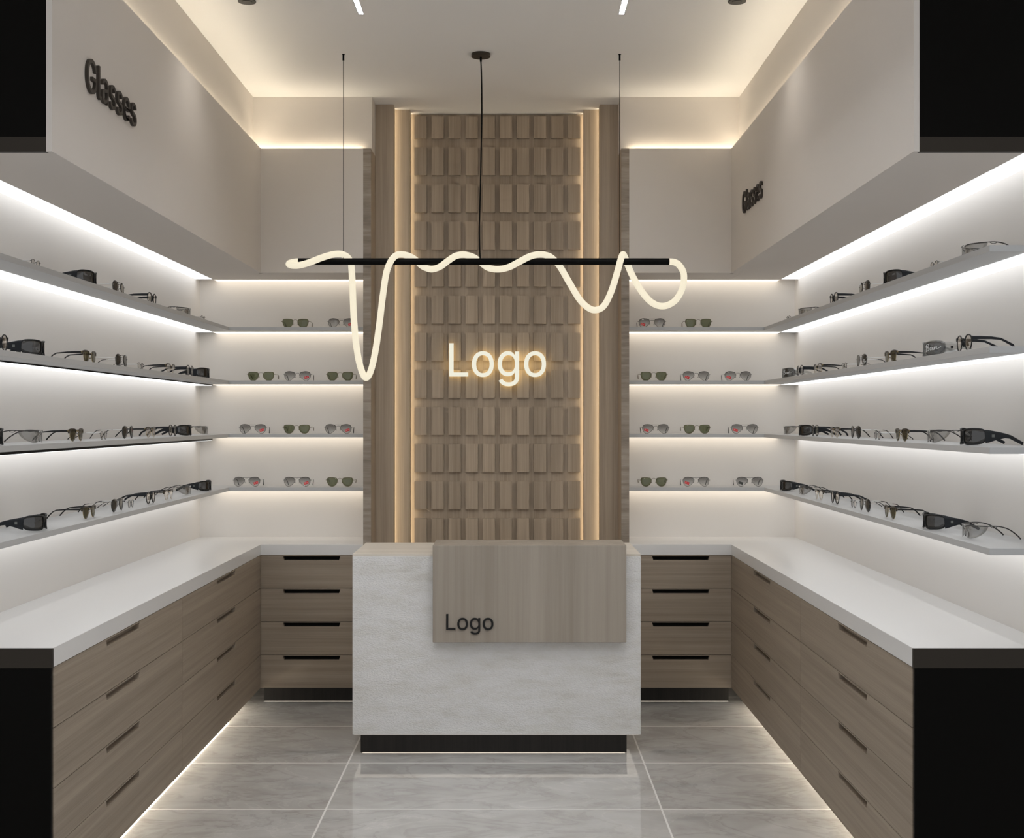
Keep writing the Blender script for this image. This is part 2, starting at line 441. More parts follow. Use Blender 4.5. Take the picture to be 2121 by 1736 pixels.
# LED line between each soffit and the wall (and under every shelf)
SG = 650.5 - 520.5
def strip_pair(parent, xa, s, xw, xp, z, drop, side_end=NEAR):
    """light strips under a shelf or soffit: one along the side wall, one along the back wall"""
    xs = xa + s*SG
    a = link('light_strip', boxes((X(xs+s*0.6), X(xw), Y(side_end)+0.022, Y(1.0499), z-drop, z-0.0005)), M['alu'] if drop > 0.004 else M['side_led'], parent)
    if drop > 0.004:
        a.data.materials.clear(); a.data.materials.append(M['metal_black'])  # black carries the shade on the channel's unlit side
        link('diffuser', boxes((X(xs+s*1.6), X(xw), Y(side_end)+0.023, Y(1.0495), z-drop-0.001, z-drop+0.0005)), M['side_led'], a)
    link('light_strip', boxes((X(xs), X(xp), Y(1.0499)+0.001, Y(WB_), z-0.0022, z-0.0005)), M['back_led'], parent)

for nm, xa, s, xw, xp, side in (('l', XL, -1, WL, PO_L, 'left'), ('r', XR, 1, WR, PO_R, 'right')):
    t = thing('soffit_light', 'white light line along the %s bulkhead underside, above the top shelf' % side, 'light', (X(xa+s*SG), Y(0.8), Z(FB)), 'soffit light lines')
    strip_pair(t, xa, s, xw, xp, Z(FB)+0.0045, 0.0015)

# shelves
SHZ = [(-196.9, -189.5), (-82.3, -74.9), (32.1, 39.6), (146.5, 154.2)]
SHD = {'left': (-606.0, WL, PO_L), 'right': (540.2, WR, PO_R)}
ORD = ['top', 'second', 'third', 'bottom']
for side, xa, s in (('left', XL, -1), ('right', XR, 1)):
    xf, xw, xp = SHD[side]
    for i, (zt, zb) in enumerate(SHZ):
        t = thing('display_shelf', 'white L-shaped shelf with eyewear, %s of the four on the %s wall' % (ORD[i], side), 'shelf', (X(xw), Y(WB_), Z(zb)), 'lit display shelves')
        bm = bmesh.new()
        prism(bm, [(X(xw), Y(NEAR)), (X(xf), Y(NEAR)), (X(xf), Y(1.033)), (X(xp), Y(1.033)), (X(xp), Y(WB_)), (X(xw), Y(WB_))], 'z', Z(zb), Z(zt))
        link('shelf_board', bm, M['shelf'], t, bevel=0.0008)
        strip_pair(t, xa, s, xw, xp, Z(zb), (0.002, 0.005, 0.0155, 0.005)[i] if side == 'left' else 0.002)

# ------------------------------------------------------------------ worktops and drawer cabinets
for side, xa, xw, xp in (('left', XL, WL, PO_L), ('right', XR, WR, PO_R)):
    t = thing('worktop', 'thick white L-shaped worktop on the %s drawer cabinets' % side, 'worktop', (X(xw), Y(WB_), Z(CB)))
    bm = bmesh.new()
    prism(bm, [(X(xw), Y(NEAR)+0.012), (X(xa), Y(NEAR)+0.012), (X(xa), Y(1.0)), (X(xp), Y(1.0)), (X(xp), Y(WB_)), (X(xw), Y(WB_))], 'z', Z(CB), Z(CT))
    link('slab', bm, M['top'], t, bevel=0.0012)
    link('slab_end_shade', boxes((X(xw), X(xa), Y(NEAR), Y(NEAR)+0.012, Z(CB), Z(CT)-0.0005)), M['end_shade'], t)  # end of the white slab, coloured dark to paint its shade

RH = (BB - CB) / 4.0
def drawer(parent, axis, a0, a1, h0, h1, front, depth, v0, v1, rec_mat, wmat):
    """a drawer front with a trapezoid finger slot; a* along the run, front = coordinate of the face, depth = signed thickness"""
    g = 0.0015
    lo, hi = min(a0, a1)+g*0.6, max(a0, a1)-g*0.6
    z1, z0 = Z(v0)-g*0.9, Z(v1)+g*0.4
    s1 = z1 - 1.7*K; s0 = s1 - 8.4*K; sk = 2.8*K
    hl, hh = min(h0, h1), max(h0, h1)
    bm = bmesh.new(); ax = 'y' if axis == 'x' else 'x'
    for poly in ([(lo, s1), (hi, s1), (hi, z1), (lo, z1)], [(lo, z0), (hi, z0), (hi, s0), (lo, s0)],
                 [(lo, s0), (hl+sk, s0), (hl, s1), (lo, s1)], [(hh-sk, s0), (hi, s0), (hi, s1), (hh, s1)]):
        prism(bm, poly, ax, front, front+depth)
    d = link('drawer', bm, wmat, parent)
    bm = bmesh.new()
    b0, b1 = front+depth*1.0, front+depth*1.25
    q = 0.003
    if axis == 'x': box(bm, hl-q, hh+q, b0, b1, s0-q, s1+q)
    else: box(bm, b0, b1, hl-q, hh+q, s0-q, s1+q)
    link('finger_recess', bm, rec_mat, d)
    return d

def cabinet(label, axis, a0, a1, h0, h1, front, back, plinth_in, rec, end=False, sgn=1):
    """axis 'x': faces the camera; axis 'y': faces the aisle. sgn: direction from front to back"""
    mid = (a0+a1)/2
    loc = (mid, front+sgn*0.15, Z(BB)) if axis == 'x' else (front+sgn*0.15, mid, Z(BB))
    t = thing('drawer_cabinet', label, 'cabinet', loc, 'wooden drawer cabinets under the worktops')
    th = sgn*0.022
    f2 = front + th*1.3
    lo, hi = min(a0, a1), max(a0, a1)
    if end: lo += 0.014
    if axis == 'x': link('carcass', boxes((lo, hi, f2, back-sgn*0.003, Z(BB), Z(CB)-0.0012)), M['black'], t)
    else: link('carcass', boxes((f2, back-sgn*0.003, lo, hi, Z(BB), Z(CB)-0.0012)), M['black'], t)
    for i in range(4):
        drawer(t, axis, lo, hi, h0, h1, front, th, CB+RH*i, CB+RH*(i+1), rec, M['wood_h'])
    if end:
        link('end_shade_panel', boxes((front+th*0.15, back-sgn*0.003, lo-0.012, lo-0.0002, Z(BB), Z(CB)-0.0012)), M['black'], t)  # added panel, its black painting the unlit cabinet interior
    p0 = front + sgn*plinth_in; zp = 0.003
    if axis == 'x':
        link('plinth', boxes((lo, hi, p0, back-sgn*0.003, zp, Z(BB))), M['plinth'], t)
        link('light_strip', boxes((lo, hi, p0+0.006, p0+0.030, zp-0.001, zp)), M['floor_led'], t)
    else:
        link('plinth', boxes((p0, back-sgn*0.003, lo, hi, 0.0, Z(BB))), M['plinth'], t)
        q0 = front + sgn*0.150; q1 = front + sgn*0.178
        link('light_strip', boxes((q0, q1, lo+0.01, hi-0.02, Z(BB)-0.003, Z(BB))), M['under_led'], t)
    return t
wood_rec = M['black']
cabinet('oak four-drawer cabinet on the left, near half with the unlit end painted black', 'y', Y(NEAR), Y(0.7626), Y(0.6193), Y(0.6745), X(XL), X(WL), 0.18, M['wood_h'], True, -1)
cabinet('oak four-drawer cabinet on the left, far half by the back corner', 'y', Y(0.7626), Y(1.0), Y(0.8517), Y(0.9084), X(XL), X(WL), 0.18, M['wood_h'], False, -1)
cabinet('oak four-drawer cabinet on the right, near half with the unlit end painted black', 'y', Y(NEAR), Y(0.7607), Y(0.618), Y(0.673), X(XR), X(WR), 0.18, M['wood_h'], True, 1)
cabinet('oak four-drawer cabinet on the right, far half by the back corner', 'y', Y(0.7607), Y(1.0), Y(0.8503), Y(0.9088), X(XR), X(WR), 0.18, M['wood_h'], False, 1)
cabinet('oak four-drawer cabinet on the back wall, left of the reception desk', 'x', X(XL), X(PO_L), PX(585.7, 1), PX(705, 1), Y(1.0), Y(WB_), Y(0.0127), M['recess'])
cabinet('oak four-drawer cabinet on the back wall, right of the reception desk', 'x', X(XR), X(PO_R), PX(1350.5, 1), PX(1470, 1), Y(1.0), Y(WB_), Y(0.0127), M['recess'])

# ------------------------------------------------------------------ wooden feature wall
fw = thing('feature_wall', 'tall oak feature wall of raised rectangular blocks with lit vertical edges', 'wall panel', (X(-32.8), Y(1.05), 0))
XC = -32.8
def mir(u, s): return u if s < 0 else 2*XC - u
ztop = cz0 - 0.0005
for s in (-1, 1):
    a, b = mir(PO_L, s), mir(PI_L, s)
    bm = boxes((X(a), X(b), Y(1.0), Y(1.0)+0.0015, 0, Z(FT)), (X(a), X(b), Y(1.0)+0.0015, Y(1.068), 0, Z(FT)))
    for f in bm.faces: f.material_index = 1
    bm.faces.ensure_lookup_table()
    for f in bm.faces[0:6]: f.material_index = 0
    link('side_panel', bm, [M['wood_edge'], M['wood_v']], fw)
    # outer board with a return, hiding an amber strip
    u0, u1 = mir(-291.8, s), mir(-253.2, s)
    lip = mir(-258.5, s)
    link('outer_board', boxes((X(u0), X(u1), Y(1.0315), Y(1.0346), 0, ztop), (X(lip), X(u1), Y(1.0346), Y(1.0440), 0, ztop)), M['wood_v'], fw)
    link('light_strip', boxes((X(mir(-266, s)), X(mir(-261, s)), Y(1.0441), Y(1.0460), 0.3, ztop-0.004)), M['col_led'], fw)
    v0, v1 = mir(-285, s), mir(-221.9, s)
    lip = mir(-227, s)
    link('inner_board', boxes((X(v0), X(v1), Y(1.049), Y(1.0520), 0, ztop), (X(lip), X(v1), Y(1.0520), Y(1.0600), 0, ztop)), M['wood_v'], fw)
    link('light_strip', boxes((X(mir(-234, s)), X(mir(-229, s)), Y(1.0601), Y(1.0620), 0.3, ztop-0.004)), M['col_led'], fw)
bm = boxes((X(-250), X(mir(-250, 1)), Y(1.0653), Y(1.0690), 0, ztop))
BY = 1.0618
rows = [(241.0, 286.3)] + [(305.0+76.87*n, 363.0+76.87*n) for n in range(11)]
for (ya, yb) in rows:
    for c in range(10):
        xa = 858.3 + 35.36*c
        box(bm, PX(xa, BY), PX(xa+25.4, BY), Y(BY), Y(1.0653)-0.0003, PZ(yb, BY), PZ(ya, BY))
link('block_panel', bm, M['wood_v'], fw)

# ------------------------------------------------------------------ lettering
# outlines of the letters (left handle, point, right handle; 2000 units)
GLYPH = {"L":[[[321,0,120,0,120,339],[120,678,120,1017,163,1017],[206,1017,249,1017,249,716],[249,415,249,114,407,114],[565,114,722,114,722,76],[722,38,722,0,522,0]]],"o":[[[484,-16,414,-16,346,-16],[285,0,234,33,182,66],[141,111,112,170,83,229],[68,297,68,375,68,454],[83,523,112,582,141,641],[182,687,234,720,285,752],[346,769,414,769,484,769],[545,752,597,720,649,687],[690,641,719,582,748,523],[762,454,762,375,762,297],[748,229,719,170,690,111],[649,66,597,33,545,0]],[[364,93,414,93,465,93],[507,106,540,132,573,158],[598,192,614,235,630,278],[638,324,638,375,638,426],[630,473,614,516,598,559],[573,594,540,620,507,647],[465,660,414,660,364,660],[323,647,290,620,257,594],[233,560,217,517,201,474],[193,426,193,375,193,324],[201,278,217,235,233,192],[257,158,290,132,323,106]]],"g":[[[475,-301,414,-301,358,-301],[309,-294,268,-279,226,-265],[192,-245,165,-220,137,-195],[116,-168,101,-139,135,-119],[169,-100,203,-81,213,-97],[227,-114,243,-132,259,-150],[281,-164,309,-177,336,-189],[371,-195,414,-195,475,-195],[525,-180,564,-150,603,-121],[623,-74,623,-12,623,38],[623,87,623,137,619,137],[616,137,612,137,603,121],[590,103,573,83,557,63],[534,46,505,31,475,17],[437,10,390,10,329,10],[274,24,225,53,177,82],[138,125,110,180,82,236],[68,303,68,382,68,461],[82,529,110,587,138,644],[176,689,225,721,273,753],[329,769,392,769,439,769],[478,761,507,746,536,730],[559,712,576,692,593,671],[606,653,615,638,619,638],[623,638,626,638,626,678],[626,718,626,759,666,759],[705,759,745,759,745,500],[745,241,745,-18,745,-84],[730,-138,701,-180,671,-221],[631,-252,581,-272,531,-291]],[[363,118,410,118,456,118],[495,129,527,150,559,172],[583,202,600,242,616,282],[625,330,625,385,625,439],[617,487,600,528,584,569],[560,601,528,624,496,648],[457,660,410,660,362,660],[323,647,290,623,258,599],[234,566,217,525,201,484],[193,437,193,385,193,332],[201,285,217,245,234,205],[259,174,291,152,323,129]]],"G":[[[618,-14,537,-14,447,-14],[367,8,299,50,230,93],[177,153,138,231,100,309],[81,402,81,508,81,615],[100,708,138,786,177,864],[230,925,298,967,366,1010],[443,1031,530,1031,584,1031],[634,1023,681,1007,728,991],[770,968,806,939,843,909],[874,873,898,833,923,792],[939,747,948,697,904,697],[860,697,816,697,806,730],[792,760,774,786,757,812],[736,835,712,854,688,873],[661,887,631,897,600,907],[567,912,531,912,470,912],[415,896,366,865,317,834],[279,788,250,728,221,668],[207,595,207,508,207,422],[221,349,250,290,279,230],[319,184,368,153,418,122],[475,106,537,106,595,106],[645,118,689,142,733,167],[768,201,792,247,817,292],[830,344,830,405,843,403],[856,400,869,398,767,398],[666,398,565,398,565,436],[565,474,565,511,696,511],[826,511,956,511,956,474],[956,437,956,400,956,316],[938,244,902,182,865,120],[816,72,753,38,690,3]]],"l":[[[294,-5,279,-5,220,-5],[176,10,148,40,119,70],[105,113,105,169,105,452],[105,734,105,1017,146,1017],[187,1017,227,1017,227,744],[227,471,227,197,227,163],[232,139,240,125,249,111],[266,104,292,104,305,104],[314,104,321,105,327,106],[333,107,339,109,347,74],[354,40,361,5,351,3],[338,0,323,-2,309,-4]]],"a":[[[363,-17,320,-17,272,-17],[228,-8,189,10,149,28],[118,54,95,89,72,124],[61,166,61,216,61,259],[69,295,86,322,103,349],[126,370,155,386,184,402],[216,414,251,421,286,429],[321,435,356,440,402,446],[439,450,467,453,496,457],[517,462,531,470,544,478],[551,491,551,509,551,511],[551,512,551,513,551,545],[545,572,533,593,521,615],[504,632,480,644,456,656],[426,662,391,662,355,662],[324,656,298,645,272,633],[251,619,235,602,219,584],[207,566,200,548,161,559],[121,571,82,582,100,628],[125,665,157,692,189,719],[226,739,266,751,306,763],[347,769,388,769,415,769],[445,765,478,759,511,752],[542,739,572,721,601,702],[625,676,645,640,664,605],[673,559,673,503,673,335],[673,168,673,0,633,0],[593,0,553,0,553,35],[553,69,553,104,550,104],[548,104,545,104,536,86],[523,68,504,49,485,30],[461,15,431,2,400,-11]],[[310,91,341,91,386,91],[425,100,456,117,487,135],[511,158,527,186,543,215],[551,244,551,276,551,310],[551,345,551,380,546,374],[535,368,519,364,503,359],[484,355,463,352,441,348],[421,345,400,342,380,340],[364,338,351,336,322,332],[294,326,269,317,243,308],[222,295,207,279,191,262],[184,239,184,210,184,184],[190,162,204,144,217,127],[236,114,259,104,283,95]]],"s":[[[423,-16,364,-16,312,-16],[265,-9,224,7,184,22],[150,45,124,76,97,106],[80,144,71,188,110,197],[149,205,188,213,198,171],[218,140,248,121,278,101],[317,91,363,91,415,91],[457,102,489,125,520,147],[536,174,536,206,536,232],[527,254,508,271,489,289],[461,302,424,310,382,320],[340,330,298,340,230,356],[178,382,144,416,111,451],[94,494,94,548,94,591],[106,630,130,663,154,696],[188,722,230,741,272,760],[320,769,374,769,426,769],[471,761,508,745,545,729],[575,707,598,678,621,650],[638,617,648,580,611,571],[573,563,536,554,527,583],[510,609,485,631,460,654],[424,665,375,665,329,665],[292,655,262,634,232,613],[217,586,217,554,217,526],[227,504,248,487,268,469],[300,456,343,446,382,437],[420,428,459,419,528,402],[579,377,612,343,646,309],[662,265,662,213,662,168],[650,129,625,94,600,60],[565,33,520,13,475,-7]]],"e":[[[476,-16,424,-16,350,-16],[287,0,234,33,181,66],[140,111,111,170,83,228],[68,296,68,374,68,451],[82,520,111,579,139,639],[179,685,230,719,282,752],[342,769,410,769,452,769],[492,762,532,748,571,734],[607,712,638,682,670,652],[696,612,714,564,733,515],[742,457,742,388,742,371],[742,355,742,339,545,339],[347,339,150,339,150,373],[150,407,150,442,325,442],[501,442,676,442,657,429],[638,417,619,404,619,454],[611,499,595,537,579,576],[556,606,525,628,494,649],[456,660,410,660,364,660],[325,649,293,627,260,605],[235,575,218,539,201,503],[192,464,192,422,192,400],[192,377,192,355,192,299],[202,252,221,212,240,173],[267,143,302,123,337,102],[378,92,425,92,455,92],[483,97,507,105,532,114],[553,128,571,145,589,163],[602,185,611,211,651,201],[690,191,730,182,719,142],[699,108,670,79,642,49],[607,26,565,9,523,-8]]]}
OFFS = {"Logo":[0,786,1617,2467],"Glasses":[0,1041,1419,2197,2927,3658,4465]}
def glyph_mesh(ch, dx, ext, bev):
    cu = bpy.data.curves.new('t', 'CURVE'); cu.dimensions = '2D'; cu.fill_mode = 'BOTH'
    cu.extrude = ext; cu.bevel_depth = bev; cu.bevel_resolution = 1; cu.resolution_u = 5; cu.offset = -bev*0.75
    for spl in GLYPH[ch]:
        sp = cu.splines.new('BEZIER'); sp.bezier_points.add(len(spl)-1); sp.use_cyclic_u = True
        for bp, p in zip(sp.bezier_points, spl):
            bp.handle_left_type = bp.handle_right_type = 'FREE'
            bp.handle_left = ((p[0]+dx)/2000, p[1]/2000, 0); bp.co = ((p[2]+dx)/2000, p[3]/2000, 0); bp.handle_right = ((p[4]+dx)/2000, p[5]/2000, 0)
    o = bpy.data.objects.new('t', cu); COL.objects.link(o)
    me = bpy.data.meshes.new_from_object(o.evaluated_get(bpy.context.evaluated_depsgraph_get()))
    bpy.data.objects.remove(o); bpy.data.curves.remove(cu)
    co = [v.co.copy() for v in me.vertices]; fs = [list(p.vertices) for p in me.polygons]
    bpy.data.meshes.remove(me)
    return co, fs

def letters(parent, body, mp, m, depth, w, h, name='letter', bev=0.0):
    """fit the word to w x h and place each letter with mp(x, y, z) -> world"""
    isl = [glyph_mesh(ch, dx, 0.04, bev) for ch, dx in zip(body, OFFS[body])]
    vs = [c for co, _ in isl for c in co]
    x0, x1 = min(v.x for v in vs), max(v.x for v in vs); y0, y1 = min(v.y for v in vs), max(v.y for v in vs); z0, z1 = min(v.z for v in vs), max(v.z for v in vs)
    res = []
    for co, fs in isl:
        bm = bmesh.new()
        V = [bm.verts.new(mp((c.x-x0)/(x1-x0)*w, (c.y-y0)/(y1-y0)*h, (c.z-z0)/(z1-z0)*depth)) for c in co]
        for f in fs:
            try: bm.faces.new([V[i] for i in f])
            except ValueError: pass
        bmesh.ops.remove_doubles(bm, verts=bm.verts, dist=1e-6)
        res.append(link(name, bm, m, parent))
    return res

# glowing sign on the feature wall
SY = 1.0552
lx0, lx1, lz0, lz1 = PX(930.2, SY), PX(1131, SY), PZ(800, SY), PZ(711, SY)
sg = thing('logo_sign', 'glowing cream Logo lettering on the oak feature wall', 'sign', ((lx0+lx1)/2, Y(SY), lz0))
letters(sg, 'Logo', lambda x, y, z: (lx0+x, Y(SY)+0.016-z, lz0+y), M['sign_glow'], 0.016, lx1-lx0, lz1-lz0, bev=0.012)
letters(sg, 'Logo', lambda x, y, z: (lx0+x, Y(SY)+0.0225-z, lz0+y), M['halo'], 0.006, lx1-lx0, lz1-lz0, name='halo_light')
# wall signs
gz0, gz1 = Z(-400.8), Z(-443.2)
gy0, gy1 = Y(0.5880), Y(0.6650)
gs = thing('wall_sign', 'dark Glasses lettering high on the left bulkhead', 'sign', (X(XL), (gy0+gy1)/2, gz0))
letters(gs, 'Glasses', lambda x, y, z: (X(XL)+z, gy0+x, gz0+y), M['sign'], 3.9*K, gy1-gy0, gz1-gz0)
gy0r, gy1r = Y(0.9465), Y(0.8735)
gs = thing('wall_sign', 'dark Glasses lettering high on the right bulkhead, near the back corner', 'sign', (X(XR), (gy0r+gy1r)/2, gz0))
letters(gs, 'Glasses', lambda x, y, z: (X(XR)-z, gy0r-x, gz0+y), M['sign'], 3.9*K, gy0r-gy1r, gz1-gz0)

# ------------------------------------------------------------------ reception desk
DF, DB = 0.8476, 0.927
dx0, dx1 = PX(730, DF), PX(1327, DF)
dzt, dzb = Z(237.3), Z(592.5-38.2)
bxf, bxb = 0.839, 0.8785
desk = thing('reception_desk', 'rough white stone reception desk with an oak panel, in front of the feature wall', 'desk', ((dx0+dx1)/2, Y(0.887), 0))
link('stone_body', boxes((dx0, dx1, Y(DF), Y(DB), dzb, dzt-0.010)), M['stone'], desk, bevel=0.002)
link('desk_top', boxes((dx0+0.0005, dx1-0.0005, Y(DF)+0.0005, Y(DB), dzt-0.010, dzt)), M['wood_pale'], desk)
wx0, wx1 = X(-137.8), X(198.8)
wzt, wzb = Z(219.6), Z(388.5)
bm = bmesh.new()
prism(bm, [(Y(bxf), wzb), (Y(DF)-0.0008, wzb), (Y(DF)-0.0008, dzt+0.0008), (Y(bxb), dzt+0.0008), (Y(bxb), wzt), (Y(bxf), wzt)], 'x', wx0, wx1)
wp = link('wood_panel', bm, M['wood_desk'], desk, bevel=0.0015)
px0, px1 = X(-268.4), X(203.3)
pz = 0.003; py0 = Y(0.8562)
link('plinth', boxes((px0, px1, py0, Y(0.92), pz, dzb)), M['plinth'], desk)
link('light_strip', boxes((px0+0.006, px1-0.006, py0+0.006, py0+0.030, pz-0.001, pz), (px0+0.006, px0+0.030, py0+0.030, Y(0.92), pz-0.001, pz), (px1-0.030, px1-0.006, py0+0.030, Y(0.92), pz-0.001, pz)), M['floor_led'], desk)
link('light_strip', boxes((px0, px1, Y(DF)+0.010, py0-0.004, dzb-0.003, dzb-0.0005), (dx0+0.006, px0-0.004, Y(DF)+0.010, Y(0.92), dzb-0.003, dzb-0.0005), (px1+0.004, dx1-0.008, Y(DF)+0.010, Y(0.92), dzb-0.003, dzb-0.0005)), M['desk_led'], desk)
lx0, lx1, lz0, lz1 = PX(924.3, bxf), PX(1022, bxf), PZ(1314.2, bxf), PZ(1271.6, bxf)
dl = thing('logo_sign', 'small black Logo lettering on the oak panel of the desk', 'sign', ((lx0+lx1)/2, Y(bxf), lz0))
letters(dl, 'Logo', lambda x, y, z: (lx0+x, Y(bxf)-z, lz0+y), M['sign_black'], 0.007, lx1-lx0, lz1-lz0, bev=0.008)

# ------------------------------------------------------------------ ceiling lights
for (u0, u1), side in zip(SL, ('left', 'right')):
    t = thing('linear_light', 'slim white light line recessed in the ceiling, %s one of the two' % side, 'light', (X((u0+u1)/2), (SY0+SY1)/2, cz0), 'linear ceiling lights')
    a, b = X(u0)+0.0004, X(u1)-0.0004
    link('housing', boxes((a, a+0.0022, SY0, SY1, cz0+0.0004, cz1), (b-0.0022, b, SY0, SY1, cz0+0.0004, cz1), (a+0.0022, b-0.0022, SY1-0.003, SY1-0.0003, cz0+0.0004, cz1)), M['alu'], t)
    link('diffuser', boxes((a+0.0024, b-0.0024, SY0, SY1-0.0032, cz0+0.0185, cz0+0.03)), M['linear'], t)

def spot_light(parent, x, y, z, watts, ang, blend=0.9):
    l = bpy.data.lights.new('lamp', 'SPOT'); l.energy = watts; l.spot_size = math.radians(ang); l.spot_blend = blend; l.shadow_soft_size = 0.02
    l.color = (1.0, 0.95, 0.88)
    o = bpy.data.objects.new('lamp', l); COL.objects.link(o); o.parent = parent
    o.location = Vector((x, y, z)) - parent.location
DLY = 0.776
for px_, side in ((511.5, 'left'), (1526.5, 'right')):
    x = PX(px_, DLY)
    t = thing('ceiling_downlight', 'round dark grey ceiling downlight at the top edge, %s one of the two' % side, 'light', (x, Y(DLY), cz0), 'round ceiling downlights')
    bm = cyl(bmesh.new(), x, Y(DLY), cz0-0.004, cz0-0.0003, 14.4*K, 40)
    link('trim_ring', bm, M['downlight'], t)
    link('lens_cap', cyl(bmesh.new(), x, Y(DLY), cz0-0.0055, cz0-0.0042, 8*K, 32), M['downlight'], t)
    spot_light(t, x, Y(DLY), cz0-0.03, W_SPOT, 120)

# ------------------------------------------------------------------ pendant lamp
PY = 0.889
def pp(x, y, d=0.0): return (PX(x, PY), Y(PY)+d, PZ(y, PY))
bz = PZ(542, PY); br = 6.2*K
pend = thing('pendant_lamp', 'black bar pendant with a glowing cream tube winding around it', 'lamp', (PX(1002, PY), Y(PY), bz))
bm = bmesh.new()
tube(bm, [(PX(618, PY), Y(PY), bz), (PX(1386, PY), Y(PY), bz)], br, 20)
link('bar', bm, M['metal_black'], pend, smooth=False)
f, b_ = -0.031, 0.031
path = [(619,542,0),(609,542.5,0.003),(601,545,-0.002),(600,548.5,-0.016),(608,551.5,-0.028),(624,551,f),(645,545,f),(668,536,f),(690,529,f*0.8),(706,526.5,-0.006),(718,531,0.02),(724,541,b_),(727,556,0.022),(730,600,0.008),(733,660,0),(738,715,0),(746,758,0),(757,782.5,0),(768,768,0),(778,725,0),(786,670,0),(793,615,-0.006),(801,568,-0.022),(811,543,f),(822,530.5,-0.024),(834,527.5,-0.004),(848,530,0.018),(860,537,b_),(873,549,0.028),(886,556,0.006),(898,558,-0.012),(913,553.5,-0.026),(929,542,f),(945,531.5,-0.024),(962,528,-0.004),(979,531,0.018),(992,539,b_),(1008,551.5,0.026),(1022,557,0.006),(1038,558,-0.01),(1056,554,-0.024),(1076,544,f),(1098,532.5,-0.025),(1118,527.5,-0.006),(1135,529,0.012),(1148,536.5,b_),(1161,552,0.024),(1180,586,0.008),(1201,621,0),(1220,638.5,0),(1236,642,0),(1252,632,0),(1267,601,-0.004),(1278,564,-0.020),(1284,541,f),(1290,527.5,-0.006),(1296,533,0.024),(1302,548,b_),(1313,575,0.015),(1331,606,0.004),(1352,628,0),(1375,634,0),(1398,623,0),(1413,598,0),(1416.5,570,0),(1409,552,0),(1398,543.5,0),(1385,542,0)]
pts = spline([pp(*q) for q in path], 8)
bm = tube(bmesh.new(), pts, 6.0*K, 14)
link('light_tube', bm, M['tube'], pend, smooth=True)
cx = PX(996, 0.889)
cyb = cz0
bm = cyl(bmesh.new(), cx, Y(PY)-0.004, cz0-0.014, cz0-0.0003, 17.4*K, 48, 17.4*K)
link('canopy', bm, M['bronze'], pend)
link('cord_grip', cyl(bmesh.new(), cx, Y(PY)-0.004, cz0-0.034, cz0-0.014, 1.9*K, 16), M['metal_black'], pend)
cp = spline([(PX(996.2, PY), Y(PY)-0.004, cz0-0.034), (PX(997.6, PY), Y(PY), PZ(170, PY)), (PX(998, PY), Y(PY), PZ(240, PY)), (PX(996.3, PY), Y(PY), PZ(330, PY)), (PX(994.5, PY), Y(PY), PZ(410, PY)), (PX(993, PY), Y(PY), PZ(470, PY)), (PX(993.5, PY), Y(PY), PZ(510, PY)), (PX(994.5, PY), Y(PY), bz+br*0.9)], 6)
link('cord', tube(bmesh.new(), cp, 1.25*K, 8), M['metal_black'], pend, smooth=True)
for x in (711.3, 1283.6):
    w = link('suspension_wire', tube(bmesh.new(), [(PX(x, PY), Y(PY), bz+br*0.9), (PX(x, PY), Y(PY), cz0-0.03)], 0.55*K, 6), M['metal_black'], pend)
    bm = cyl(bmesh.new(), PX(x, PY), Y(PY), cz0-0.028, cz0-0.003, 1.75*K, 16); cyl(bm, PX(x, PY), Y(PY), cz0-0.003, cz0-0.0003, 2.5*K, 16)
    link('ceiling_cap', bm, M['metal_black'], w)

# ------------------------------------------------------------------ eyewear
def lens_mesh(outline, wrap, t=0.0016, cut=0.0):
    """outline: closed (x,z); wrap(x) -> y"""
    bm = bmesh.new(); n = len(outline)
    cx = sum(p[0] for p in outline)/n; cz = sum(p[1] for p in outline)/n
    levels = []
    for dy in (0.0, t):
        rings = []
        for q in (1.0, 0.66, 0.33):
            rings.append([bm.verts.new((cx+(x-cx)*q, wrap(cx+(x-cx)*q)+dy, cz+(z-cz)*q)) for x, z in outline])
        c = bm.verts.new((cx, wrap(cx)+dy, cz))
        for A, B in zip(rings, rings[1:]):
            for i in range(n): bm.faces.new((A[i], A[(i+1) % n], B[(i+1) % n], B[i]))
        for i in range(n): bm.faces.new((rings[-1][i], rings[-1][(i+1) % n], c))
        levels.append(rings[0])
    A, B = levels
    for i in range(n): bm.faces.new((A[i], A[(i+1) % n], B[(i+1) % n], B[i]))
    return bm

def closed2(pts, sub=5): return [(p.x, p.y) for p in spline([Vector((a, b, 0)) for a, b in pts], sub, True)]
def mirror(o): return [(-x, z) for x, z in o]

class Specs:
    def __init__(s, name, cat): s.root = thing(name, '', cat); s.root.hide_render = False
    def add(s, name, bm, m, smooth=True, parent=None, bevel=0.0): return link(name, bm, M[m] if isinstance(m, str) else m, parent or s.root, smooth=smooth)
def flatw(x): return 0.9*x*x
def wrapw(x): return 0.042*(abs(x)/0.068)**2.3
def rim_pts(o, w, dy=0.0): return [(x, w(x)+dy, z) for x, z in o]

def squiggle(strokes, w, dy, r=0.0006):
    bm = bmesh.new()
    for s in strokes:
        p = spline([Vector((a, b, 0)) for a, b in s], 5)
        tube(bm, [(q.x, w(q.x)+dy, q.y) for q in p], r, 6)
    return bm

